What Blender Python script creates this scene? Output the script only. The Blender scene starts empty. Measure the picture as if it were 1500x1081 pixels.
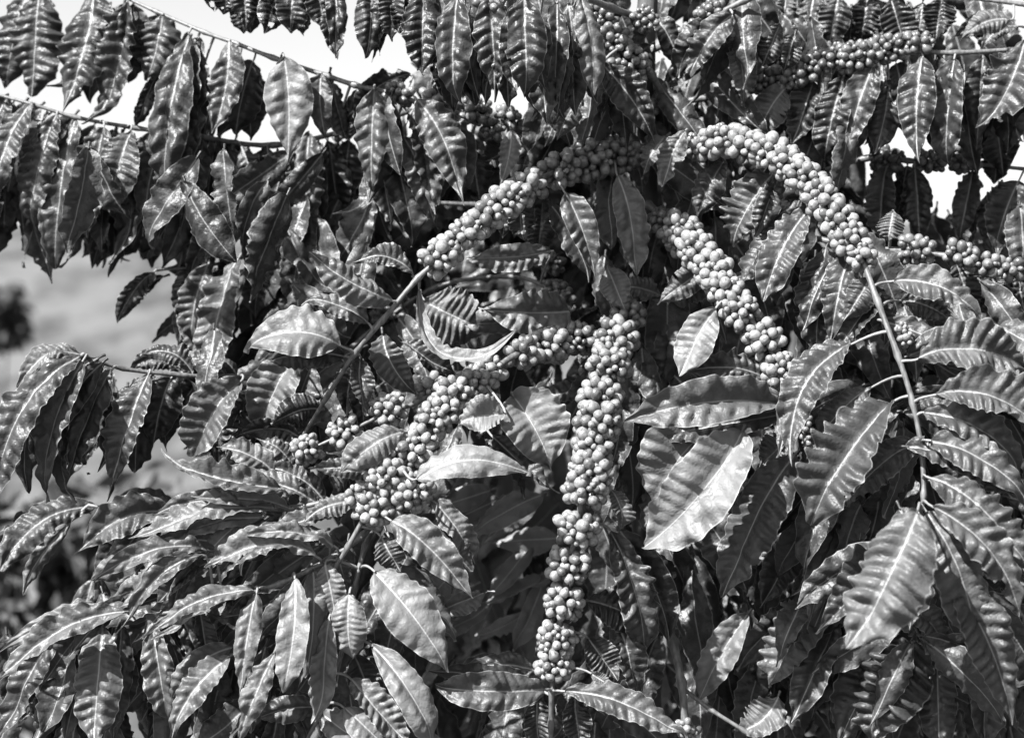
import bpy, math, random
import numpy as np
from mathutils import Vector, noise as mnoise

S = bpy.context.scene
rng = random.Random(7)

# ------------------------------------------------------------------ camera
CAMY, CAMZ, PX = -2.4, 1.5, 0.0008            # metres per photo pixel on the plane y = 0
cd = bpy.data.cameras.new('camera'); cam = bpy.data.objects.new('camera', cd)
S.collection.objects.link(cam); S.camera = cam
cam.location = (0, CAMY, CAMZ); cam.rotation_euler = (math.pi/2, 0, 0)
cd.sensor_width = 36; cd.lens = 36*2.4/(1500*PX); cd.clip_start = 0.05; cd.clip_end = 3000
cd.dof.use_dof = True; cd.dof.focus_distance = 2.29; cd.dof.aperture_fstop = 4.5

# ------------------------------------------------------------------ light
SUN = Vector((-0.50, -0.50, 0.74)).normalized()      # towards the sun
EL = math.asin(SUN.z); AZ = math.atan2(SUN.x, SUN.y)
w = bpy.data.worlds.new("World"); S.world = w; w.use_nodes = True
nt = w.node_tree; nt.nodes.clear()
sk = nt.nodes.new('ShaderNodeTexSky'); sk.sky_type = 'NISHITA'; sk.sun_disc = False
sk.sun_elevation = EL; sk.sun_rotation = AZ; sk.dust_density = 2; sk.air_density = 1.0
bw = nt.nodes.new('ShaderNodeRGBToBW')               # black-and-white stock: the sky has no hue
bg = nt.nodes.new('ShaderNodeBackground'); bg.inputs[1].default_value = 0.062
wo = nt.nodes.new('ShaderNodeOutputWorld')
nt.links.new(sk.outputs[0], bw.inputs[0]); nt.links.new(bw.outputs[0], bg.inputs[0]); nt.links.new(bg.outputs[0], wo.inputs[0])
sd = bpy.data.lights.new('sun', 'SUN'); so = bpy.data.objects.new('sun', sd); S.collection.objects.link(so)
sd.energy = 4.3; sd.angle = math.radians(0.6); so.rotation_euler = SUN.to_track_quat('Z', 'Y').to_euler()
so.location = (-3, -3, 5)
S.view_settings.view_transform = 'Standard'; S.view_settings.look = 'None'
S.view_settings.exposure = 2.1; S.view_settings.gamma = 1

# ------------------------------------------------------------------ helpers
def at(x, y, d=0.0):
    s = PX*(d-CAMY)/(-CAMY)
    return Vector(((x-750)*s, d, CAMZ+(540.5-y)*s))

def mk(name, V, F, mat, parent=None, origin=None, attrs=None, uv=None, smooth=True, kind=None, label=None):
    V = np.asarray(V, dtype=np.float32); F = np.asarray(F, dtype=np.int32)
    if origin is None: origin = Vector(V.mean(axis=0).tolist())
    me = bpy.data.meshes.new(name)
    Vl = V-np.array(origin, dtype=np.float32)
    n = F.shape[1]
    me.vertices.add(len(V)); me.vertices.foreach_set('co', Vl.ravel())
    me.loops.add(F.size); me.loops.foreach_set('vertex_index', F.ravel())
    me.polygons.add(len(F)); me.polygons.foreach_set('loop_start', np.arange(0, F.size, n, dtype=np.int32))
    me.polygons.foreach_set('loop_total', np.full(len(F), n, dtype=np.int32))
    me.update(calc_edges=True)
    if smooth: me.polygons.foreach_set('use_smooth', np.ones(len(F), dtype=bool))
    for k, a in (attrs or {}).items():
        at_ = me.attributes.new(k, 'FLOAT', 'POINT'); at_.data.foreach_set('value', np.asarray(a, dtype=np.float32))
    if uv is not None:
        l = me.uv_layers.new(name='UVMap'); l.data.foreach_set('uv', np.asarray(uv, dtype=np.float32)[F.ravel()].ravel())
    me.materials.append(mat); me.validate()
    o = bpy.data.objects.new(name, me); S.collection.objects.link(o)
    po = Vector((0, 0, 0))
    if parent is not None:
        o.parent = parent; po = Vector(parent['wo'])
    o.location = Vector(origin)-po
    o['wo'] = tuple(origin)
    if kind: o['kind'] = kind
    if label: o['label'] = label
    return o

def empty(name, loc, label, cat, group=None):
    e = bpy.data.objects.new(name, None); S.collection.objects.link(e); e.location = loc; e.empty_display_size = .1
    e['label'] = label; e['category'] = cat; e['wo'] = tuple(loc)
    if group: e['group'] = group
    return e

# ------------------------------------------------------------------ materials
def node_mat(name):
    m = bpy.data.materials.new(name); m.use_nodes = True
    n = m.node_tree.nodes; b = n['Principled BSDF']; return m, m.node_tree, b
def N(t, typ, **kw):
    n = t.nodes.new(typ)
    for k, v in kw.items():
        if k.startswith('i_'): n.inputs[int(k[2:])].default_value = v
        else: setattr(n, k, v)
    return n
def M(t, op, a, b=None, c=None, clamp=False):
    n = t.nodes.new('ShaderNodeMath'); n.operation = op; n.use_clamp = clamp
    for i, v in enumerate((a, b, c)):
        if v is None: continue
        if isinstance(v, (int, float)): n.inputs[i].default_value = v
        else: t.links.new(v, n.inputs[i])
    return n.outputs[0]

def leaf_material():
    m, t, b = node_mat('coffee_leaf')
    L = t.links.new
    uv = N(t, 'ShaderNodeUVMap'); sp = N(t, 'ShaderNodeSeparateXYZ'); L(uv.outputs[0], sp.inputs[0])
    u = M(t, 'ABSOLUTE', M(t, 'SUBTRACT', sp.outputs[1], 0.5)); u = M(t, 'MULTIPLY', u, 2.0)
    ph = N(t, 'ShaderNodeAttribute', attribute_name='phase')
    tone = N(t, 'ShaderNodeAttribute', attribute_name='tone')
    hw = N(t, 'ShaderNodeAttribute', attribute_name='dist')          # metres from the midrib
    rib = M(t, 'SUBTRACT', 1.0, M(t, 'DIVIDE', hw.outputs['Fac'], M(t, 'MULTIPLY_ADD', sp.outputs[0], -0.0008, 0.0014)), clamp=True)
    rib = M(t, 'POWER', rib, 0.6)
    fr = M(t, 'PINGPONG', ph.outputs['Fac'], 0.5)
    vein = M(t, 'SUBTRACT', 1.0, M(t, 'DIVIDE', fr, 0.045), clamp=True)
    vein = M(t, 'MULTIPLY', vein, M(t, 'SUBTRACT', 1.05, u, clamp=True))
    tc = N(t, 'ShaderNodeTexCoord')
    n1 = N(t, 'ShaderNodeTexNoise'); L(tc.outputs['Object'], n1.inputs['Vector']); n1.inputs['Scale'].default_value = 55; n1.inputs['Detail'].default_value = 4
    n2 = N(t, 'ShaderNodeTexNoise'); L(tc.outputs['Object'], n2.inputs['Vector']); n2.inputs['Scale'].default_value = 420; n2.inputs['Detail'].default_value = 3
    vo = N(t, 'ShaderNodeTexVoronoi', feature='DISTANCE_TO_EDGE'); L(tc.outputs['Object'], vo.inputs['Vector']); vo.inputs['Scale'].default_value = 170
    # albedo
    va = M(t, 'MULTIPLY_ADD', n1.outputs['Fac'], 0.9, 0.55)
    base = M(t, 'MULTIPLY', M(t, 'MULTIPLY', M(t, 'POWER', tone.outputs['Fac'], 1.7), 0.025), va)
    n3 = N(t, 'ShaderNodeTexNoise'); L(tc.outputs['Object'], n3.inputs['Vector']); n3.inputs['Scale'].default_value = 24; n3.inputs['Detail'].default_value = 7; n3.inputs['Roughness'].default_value = .7
    dust = M(t, 'MULTIPLY', M(t, 'SUBTRACT', n3.outputs['Fac'], 0.54, clamp=True), 0.22)
    base = M(t, 'ADD', base, dust)
    sp2 = M(t, 'GREATER_THAN', n2.outputs['Fac'], 0.71)
    base = M(t, 'ADD', base, M(t, 'MULTIPLY', sp2, 0.035))
    edge = M(t, 'MULTIPLY', M(t, 'GREATER_THAN', u, 0.965), 0.10)
    top = M(t, 'ADD', M(t, 'ADD', base, edge), M(t, 'ADD', M(t, 'MULTIPLY', rib, 0.17), M(t, 'MULTIPLY', vein, 0.012)))
    und = M(t, 'ADD', M(t, 'MULTIPLY', base, 1.6), M(t, 'MULTIPLY', rib, 0.08)); und = M(t, 'ADD', und, M(t, 'MULTIPLY', vein, 0.03)); und = M(t, 'ADD', und, 0.02)
    geo = N(t, 'ShaderNodeNewGeometry')
    mx = N(t, 'ShaderNodeMix', data_type='FLOAT'); L(geo.outputs['Backfacing'], mx.inputs[0]); L(top, mx.inputs[2]); L(und, mx.inputs[3])
    cc = N(t, 'ShaderNodeCombineColor'); 
    for i in range(3): L(mx.outputs[0], cc.inputs[i])
    L(cc.outputs[0], b.inputs['Base Color'])
    r = M(t, 'MULTIPLY_ADD', n1.outputs['Fac'], 0.36, 0.27)
    r = M(t, 'ADD', r, M(t, 'MULTIPLY', dust, 4.0))
    r = M(t, 'ADD', r, M(t, 'MULTIPLY', M(t, 'SUBTRACT', tone.outputs['Fac'], 1.0), 0.06))
    r = M(t, 'ADD', r, M(t, 'MULTIPLY', geo.outputs['Backfacing'], 0.2)); L(r, b.inputs['Roughness'])
    b.inputs['IOR'].default_value = 1.5; b.inputs['Specular IOR Level'].default_value = 0.42
    h = M(t, 'ADD', M(t, 'MULTIPLY', vo.outputs['Distance'], 0.5), M(t, 'MULTIPLY', n2.outputs['Fac'], 0.35))
    h = M(t, 'ADD', h, M(t, 'MULTIPLY', n1.outputs['Fac'], 1.4))
    bp = N(t, 'ShaderNodeBump'); bp.inputs['Strength'].default_value = 0.8; bp.inputs['Distance'].default_value = 0.0016
    L(h, bp.inputs['Height']); L(bp.outputs[0], b.inputs['Normal'])
    tr = N(t, 'ShaderNodeBsdfTranslucent'); L(cc.outputs[0], tr.inputs[0])
    ms = N(t, 'ShaderNodeMixShader'); ms.inputs[0].default_value = 0.16
    L(b.outputs[0], ms.inputs[1]); L(tr.outputs[0], ms.inputs[2]); L(ms.outputs[0], t.nodes['Material Output'].inputs[0])
    return m

def simple_mat(name, lo, hi, scale, rough, bump=0.3, dist=0.001, tonal=False, stretch=None):
    m, t, b = node_mat(name); L = t.links.new
    tc = N(t, 'ShaderNodeTexCoord'); mp = N(t, 'ShaderNodeMapping'); L(tc.outputs['Object'], mp.inputs[0])
    if stretch: mp.inputs['Scale'].default_value = stretch
    n1 = N(t, 'ShaderNodeTexNoise'); L(mp.outputs[0], n1.inputs['Vector']); n1.inputs['Scale'].default_value = scale; n1.inputs['Detail'].default_value = 6
    cr = N(t, 'ShaderNodeValToRGB'); L(n1.outputs['Fac'], cr.inputs[0])
    cr.color_ramp.elements[0].position = .36; cr.color_ramp.elements[0].color = (lo, lo, lo, 1)
    cr.color_ramp.elements[1].position = .64; cr.color_ramp.elements[1].color = (hi, hi, hi, 1)
    col = cr.outputs[0]
    if tonal:
        a = N(t, 'ShaderNodeAttribute', attribute_name='tone')
        vm = N(t, 'ShaderNodeVectorMath', operation='MULTIPLY'); L(col, vm.inputs[0])
        cb = N(t, 'ShaderNodeCombineXYZ'); 
        for i in range(3): L(a.outputs['Fac'], cb.inputs[i])
        L(cb.outputs[0], vm.inputs[1]); col = vm.outputs[0]
    L(col, b.inputs['Base Color']); b.inputs['Roughness'].default_value = rough
    bp = N(t, 'ShaderNodeBump'); bp.inputs['Strength'].default_value = bump; bp.inputs['Distance'].default_value = dist
    L(n1.outputs['Fac'], bp.inputs['Height']); L(bp.outputs[0], b.inputs['Normal'])
    return m

MLEAF = leaf_material()
MBERRY = simple_mat('coffee_berry', 0.088, 0.155, 300, 0.34, 0.25, 0.0006, tonal=True)
MTWIG = simple_mat('green_twig', 0.05, 0.12, 220, 0.5, 0.4, 0.001, stretch=(1, 1, .35))
MBARK = simple_mat('trunk_bark', 0.02, 0.07, 60, 0.85, 0.8, 0.004, stretch=(1, 1, .25))
MBUSH = simple_mat('bush_leaf', 0.015, 0.04, 9, 0.6, 0.2, 0.01, tonal=True)

# ------------------------------------------------------------------ leaf mesh
def bez(p0, p1, p2, p3, t):
    t = t[:, None]; q = 1-t
    return q**3*p0+3*q*q*t*p1+3*q*t*t*p2+t**3*p3

def leaf_mesh(base, tip, width, bow=0.0, roll=0.0, fold=22, tone=1.0, bulge=0.08, seed=0, res=(78, 7), node=None, ruffle=1.0, campos=None, twist=None):
    """all lengths in metres; returns verts, faces, attributes, uv of one blade with its petiole"""
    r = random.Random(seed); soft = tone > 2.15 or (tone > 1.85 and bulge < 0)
    base = np.array(base); tip = np.array(tip); cp = np.array(campos if campos is not None else (0, CAMY, CAMZ))
    ax = tip-base; Ln = np.linalg.norm(ax); T0 = ax/Ln
    C = cp-(base+tip)/2; C /= np.linalg.norm(C)
    B0 = np.cross(T0, C); B0 /= np.linalg.norm(B0)
    N0 = np.cross(B0, T0)
    m = B0*bow*1.33+N0*bulge*Ln*1.33
    p1 = base+ax*0.30+m*1.05; p2 = base+ax*0.68+m*0.95
    nt_, nu = res
    tt = np.linspace(0, 1, nt_+1)
    P = bez(base, p1, p2, tip, tt)
    T = np.gradient(P, axis=0); T /= np.linalg.norm(T, axis=1)[:, None]
    B = np.cross(T, N0); B = B*np.sign((B@B0))[:, None]; B /= np.linalg.norm(B, axis=1)[:, None]
    Nn = np.cross(B, T)
    tw = math.radians(twist if twist is not None else r.uniform(-45, 45)*(.3 if soft else 1))
    ro = math.radians(roll)+tw*(tt-.4)+math.radians(5)*np.sin(tt*7+r.uniform(0, 6))
    c, s = np.cos(ro)[:, None], np.sin(ro)[:, None]
    B, Nn = B*c+Nn*s, Nn*c-B*s
    pk = r.uniform(.34, .54); shx = r.uniform(.6, .92)
    a = 1.0; k = a*(1-pk)/pk
    sh = (tt**a*(1-tt)**k)/(pk**a*(1-pk)**k)
    sh = np.clip(sh, 0, 1)**shx
    sh = np.where(tt > .84, sh*(1-0.55*((tt-.84)/.16)**0.8*(1-((tt-.84)/.16)**6)), sh)
    us = np.linspace(-1, 1, 2*nu+1); us = np.sign(us)*np.abs(us)**0.9
    nv = r.choice([9, 10, 11, 12]) + (2 if Ln > .15 else 0); nr = r.uniform(7, 10.5); amp = r.uniform(1.2, 2.1)*(1.25 if (base[0] > .25 and base[2] < 1.7) else 1)*(.42 if soft else 1); ruffle = ruffle*r.choice([.7, 1.1, 1.5, 2.0])*(.55 if soft else 1)
    vrand = np.array([r.uniform(.45, 1.45) for _ in range(40)])
    ph0, ph1, ph2 = r.uniform(0, 6), r.uniform(0, 6), r.uniform(0, 6)
    f = math.radians(fold*r.uniform(.85, 1.15)); curl = r.choice([.08, .2, .35, .6])
    U, TT = np.meshgrid(us, tt); au = np.abs(U)
    H = (width/2)*sh[:, None]*np.ones_like(U)
    sidep = np.where(U > 0, ph1, ph2)
    wav = np.sin(TT*2*np.pi*nr+sidep+1.2*np.sin(TT*6+ph0))*(.6+.5*np.sin(TT*8+ph1))+.35*np.sin(TT*2*np.pi*nr*.43+sidep*2.1)
    HH = H*(1+0.05*ruffle*wav*au**3)
    phase = TT*nv-au*1.05*(1.0-0.3*TT)+0.22*np.sin(TT*9+sidep)*.4+np.where(U > 0, .5, 0)
    quilt = np.abs(np.sin(np.pi*phase))**0.8*vrand[(np.floor(phase).astype(int)+6+np.where(U > 0, 17, 0)) % 40]
    env = np.clip(au*2.6, 0, 1)*(0.55+.45*np.sin(np.pi*np.clip(TT, 0, 1)))
    Wm = width/2
    z = amp*0.105*Wm*quilt*env*np.clip(sh*1.5, 0, 1)[:, None]
    z = z+ruffle*0.085*Wm*wav*au**3.2*np.clip(sh*1.3, 0, 1)[:, None]
    sx, st = U*H, TT*Ln
    for _ in range(9):
        wl = r.uniform(.010, .045); an = r.uniform(0, 6.283); 
        z = z+wl*(.02 if soft else .034)*np.clip(au*2, .25, 1)*np.sin(2*np.pi/wl*(sx*math.cos(an)+st*math.sin(an))+r.uniform(0, 6))
    tipc = r.gauss(0, .10)*Ln*np.clip((TT-.72)/.28, 0, 1)**2
    z = z+tipc
    z = z+0.07*Wm*np.sin(TT*5+U*2.2+ph0)+0.06*Wm*np.sin(TT*11+U*4+ph1)*au+0.035*Wm*np.sin(TT*23-U*7+ph2)*au
    ff = f*(1-.35*TT)
    z = z+au*HH*np.sin(ff)-HH*curl*au**2.2
    X = U*HH*np.cos(ff)
    V = P[:, None, :]+B[:, None, :]*X[..., None]+Nn[:, None, :]*z[..., None]
    # the midrib sinks a little below the blade
    V = V-Nn[:, None, :]*(0.0007*np.clip(1-au*9, 0, 1))[..., None]
    ncol = 2*nu+1
    V = V.reshape(-1, 3)
    i = np.arange(nt_)[:, None]*ncol+np.arange(2*nu)[None, :]
    F = np.stack([i, i+1, i+ncol+1, i+ncol], -1).reshape(-1, 4)
    # face winding: front = Nn
    q = V[F[len(F)//2]]; nn = np.cross(q[1]-q[0], q[2]-q[0])
    if nn@Nn[nt_//2] < 0: F = F[:, ::-1]
    if r.random() < .28 and tone < 2.2:                     # insect bites at the margin, now and then a hole
        keep = np.ones(len(F), bool); fc = V[F].mean(1)
        for _ in range(r.choice([1, 1, 2, 3])):
            ti = r.randint(int(nt_*.2), int(nt_*.95)); ci = r.choice([0, 0, 2*nu, 2*nu, r.randint(2, 2*nu-2)])
            rad_ = r.uniform(.003, .008)*(1.0 if ci in (0, 2*nu) else .5)
            dd_ = np.linalg.norm((fc-V[ti*ncol+ci])*np.array([1, 1, 1]), axis=1)
            keep &= dd_ > rad_
        F = F[keep]
    tn = np.full(len(V), tone); dist = (au*H).ravel(); phs = (phase+20).ravel()
    uv = np.stack([TT.ravel(), (U.ravel()*.5+.5)], -1)
    # petiole: a thin tube from the node to the blade base
    stub = node is None
    if stub: node = base-T[0]*0.007
    node = np.array(node)
    d = np.linalg.norm(node-base)
    q1 = node+(base-node)*.35+np.array([0, 0, .10*d])-N0*.0; q2 = base-T[0]*min(.012, d*.4)
    k = 7; tp = np.linspace(0, 1, k); PP = bez(node, q1, q2, P[1], tp)
    rad = np.linspace(.0019, .0012, k)
    Vt, Ft = tube(PP, rad, 6)
    Ft = Ft+len(V); n2 = len(Vt)
    V = np.vstack([V, Vt]); F = np.vstack([F, Ft])
    tn = np.r_[tn, np.full(n2, tone if stub else 2.3)]; dist = np.r_[dist, np.full(n2, .02 if stub else .0008)]; phs = np.r_[phs, np.full(n2, .3)]
    uv = np.vstack([uv, np.tile([[.1, .5]], (n2, 1))])
    return V, F, dict(tone=tn, dist=dist, phase=phs), uv

def tube(P, rad, n=8, cap=True):
    P = np.asarray(P, float); T = np.gradient(P, axis=0); T /= np.linalg.norm(T, axis=1)[:, None]+1e-12
    ref = np.array([0.3, -1, .2]); ref /= np.linalg.norm(ref)
    A = np.cross(T, ref); A /= np.linalg.norm(A, axis=1)[:, None]+1e-9; Bb = np.cross(T, A)
    an = np.linspace(0, 2*np.pi, n, endpoint=False)
    V = P[:, None]+np.asarray(rad)[:, None, None]*(A[:, None]*np.cos(an)[None, :, None]+Bb[:, None]*np.sin(an)[None, :, None])
    V = V.reshape(-1, 3); k = len(P)
    i = np.arange(k-1)[:, None]*n; j = np.arange(n)[None, :]; j2 = (j+1) % n
    F = np.stack([i+j, i+j2, i+n+j2, i+n+j], -1).reshape(-1, 4)
    return V, F

def crom(pts, per=6):
    P = np.array(pts, float); P = np.vstack([2*P[0]-P[1], P, 2*P[-1]-P[-2]]); out = []
    for i in range(1, len(P)-2):
        for t in np.linspace(0, 1, per, endpoint=False):
            a, b, c, d = P[i-1:i+3]
            out.append(.5*((2*b)+(-a+c)*t+(2*a-5*b+4*c-d)*t*t+(-a+3*b-3*c+d)*t**3))
    out.append(P[-2]); return np.array(out)

# ------------------------------------------------------------------ branches
# name: (points "x y depth ..." in photo pixels and metres behind the plane, start radius, end radius in metres)
BR = {
 'front_left':  ([(948,215,.10),(900,232,.05),(850,240,.02),(780,268,-.03),(720,308,-.07),(650,375,-.10),(612,408,-.11),(560,470,-.11),(520,518,-.10),(480,580,-.07),(440,645,-.03)], .0042, .0022),
 'right_arch':  ([(950,205,.10),(1010,208,.02),(1060,203,-.02),(1110,210,-.05),(1160,238,-.08),(1200,275,-.11),(1235,325,-.14),(1262,378,-.16),(1285,440,-.18),(1315,520,-.20),(1337,590,-.21),(1350,660,-.22),(1353,725,-.23),(1347,752,-.23)], .0042, .0025),
 'centre_right':([(950,300,.12),(985,328,.03),(1010,352,-.01),(1040,392,-.05),(1062,425,-.07),(1090,457,-.09),(1120,497,-.10),(1142,545,-.11),(1160,600,-.11),(1168,660,-.10)], .0040, .0026),
 'centre_down': ([(945,430,.12),(918,455,.04),(902,500,-.03),(886,560,-.08),(876,620,-.11),(868,680,-.12),(853,730,-.13),(845,775,-.13),(833,835,-.13),(825,882,-.13),(816,935,-.13),(810,978,-.13),(808,1012,-.13),(807,1060,-.12),(806,1110,-.11)], .0044, .0028),
 'low_left':    ([(945,500,.12),(870,492,.04),(820,503,0),(765,515,-.04),(715,548,-.08),(680,575,-.10),(648,612,-.12),(610,655,-.14),(575,700,-.15),(540,748,-.16),(510,800,-.16),(480,850,-.15)], .0042, .0024),
 'thin_left':   ([(720,520,.03),(660,558,-.02),(610,590,-.06),(567,605,-.08),(505,635,-.09),(450,660,-.09)], .0030, .0018),
 'west_low':    ([(560,712,-.12),(500,728,-.13),(430,744,-.12),(340,748,-.08),(280,752,-.04),(210,752,0),(130,740,.03)], .0032, .0018),
 'fan_low':     ([(575,735,-.12),(530,785,-.14),(480,820,-.15),(410,855,-.15),(365,866,-.14),(290,890,-.12),(180,905,-.09),(120,912,-.06)], .0034, .0018),
 'fan_down':    ([(560,745,-.10),(535,800,-.13),(520,860,-.14),(505,940,-.14),(468,1045,-.12),(440,1100,-.10)], .0032, .0020),
 'top_left':    ([(945,150,.16),(860,175,.16),(780,190,.14),(700,172,.12),(640,160,.10),(575,138,.10),(520,125,.11),(480,112,.12),(400,85,.13),(345,64,.15),(300,48,.16),(230,18,.18),(160,-12,.20),(60,-40,.22)], .0042, .0018),
 'west_high':   ([(640,150,.26),(520,188,.22),(400,213,.20),(290,200,.19),(200,188,.19),(110,172,.19),(50,154,.19),(-30,132,.20)], .0036, .0018),
 'west_mid':    ([(560,470,.18),(500,520,.15),(430,560,.10),(340,552,.06),(270,550,.03),(180,540,.0),(120,520,-.03)], .0032, .0020),
 'west_back':   ([(700,300,.30),(600,300,.28),(480,330,.26),(380,370,.24),(300,390,.22),(230,395,.20)], .0030, .0018),
 'top_right':   ([(945,160,.20),(1050,140,.16),(1110,122,.12),(1160,110,.10),(1210,92,.09),(1260,86,.08),(1330,76,.08),(1400,78,.08),(1500,72,.08),(1560,68,.08)], .0042, .0024),
 'east_back':   ([(1180,260,.22),(1270,232,.20),(1330,236,.18),(1400,238,.18),(1520,250,.18)], .0036, .0024),
 'east_mid':    ([(1150,340,.16),(1260,362,.10),(1330,368,.06),(1390,376,.04),(1440,392,.04),(1520,402,.04)], .0038, .0028),
 'crown_left':  ([(945,30,.14),(895,12,.0),(840,-8,-.08),(760,-25,-.12),(640,-35,-.06),(540,-35,.02),(420,-32,.08),(320,-28,.1)], .0042, .0022),
 'crown_fruit': ([(975,150,.10),(955,110,.06),(925,70,.04),(890,30,.04),(865,-10,.04)], .0040, .0030),
 'crown_right': ([(945,80,.14),(985,60,.10),(1040,28,.06),(1090,2,.04),(1150,-20,.03)], .0040, .0030),
 'crown_east':  ([(1090,-10,.18),(1200,-12,.14),(1300,-8,.12),(1400,-5,.12),(1520,10,.10)], .0038, .0026),
 'inner_left':  ([(948,405,.22),(860,462,.16),(800,420,.20),(740,405,.22),(640,420,.24),(560,470,.25)], .0034, .0020),
 'inner_low':   ([(945,640,.14),(880,590,.10),(800,570,.06),(740,600,.02),(700,640,.0)], .0036, .0020),
 'low_right':   ([(948,800,.12),(960,870,.02),(985,940,-.03),(998,1000,-.05),(1004,1060,-.05),(1010,1110,-.05)], .0056, .0040),
 'low_twig':    ([(990,1000,-.02),(1040,1038,-.04),(1090,1070,-.05),(1130,1100,-.05)], .0026, .0020),
 'south_east':  ([(950,760,.16),(1060,800,.10),(1150,830,.04),(1220,850,0),(1300,870,-.03),(1380,900,-.06)], .0036, .0022),
}
trunk_pts = [(960,-300,.14),(955,-100,.14),(944,100,.14),(947,300,.15),(950,500,.15),(946,700,.15),(950,900,.15),(945,1100,.15),(952,1500,.15),(948,2000,.15),(950,2330,.15)]

TREE = empty('coffee_tree', (at(950, 0, .15).x, .15, 0.0), 'large coffee tree filling the foreground, boughs thick with round berries above drooping ribbed leaves', 'coffee tree')
wp = crom([tuple(at(*p)) for p in trunk_pts], 8)
rad = np.linspace(.0105, .024, len(wp))*(1+.05*np.sin(np.arange(len(wp))*2.1))
V, F = tube(wp, rad, 14); mk('trunk', V, F, MBARK, TREE)

BO = {}; BP = {}
for nme, (pts, r0, r1) in BR.items():
    q = crom(pts, 7)
    W = np.array([tuple(at(*p)) for p in q])
    rr = np.linspace(r0, r1, len(W))
    k = np.arange(len(W)) % 7
    rr = rr*(1+np.where(k == 0, .5, np.where((k == 1) | (k == 6), .12, 0)))
    V, F = tube(W, rr, 9)
    BO[nme] = mk('branch', V, F, MTWIG, TREE, origin=Vector(W[0].tolist())); BP[nme] = (q, W)

def nearest(x, y, dmax=1e9):
    best = None
    for nme, (q, W) in BP.items():
        d = np.hypot(q[:, 0]-x, q[:, 1]-y); i = int(d.argmin())
        if best is None or d[i] < best[0]: best = (d[i], nme, i)
    return best

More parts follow.
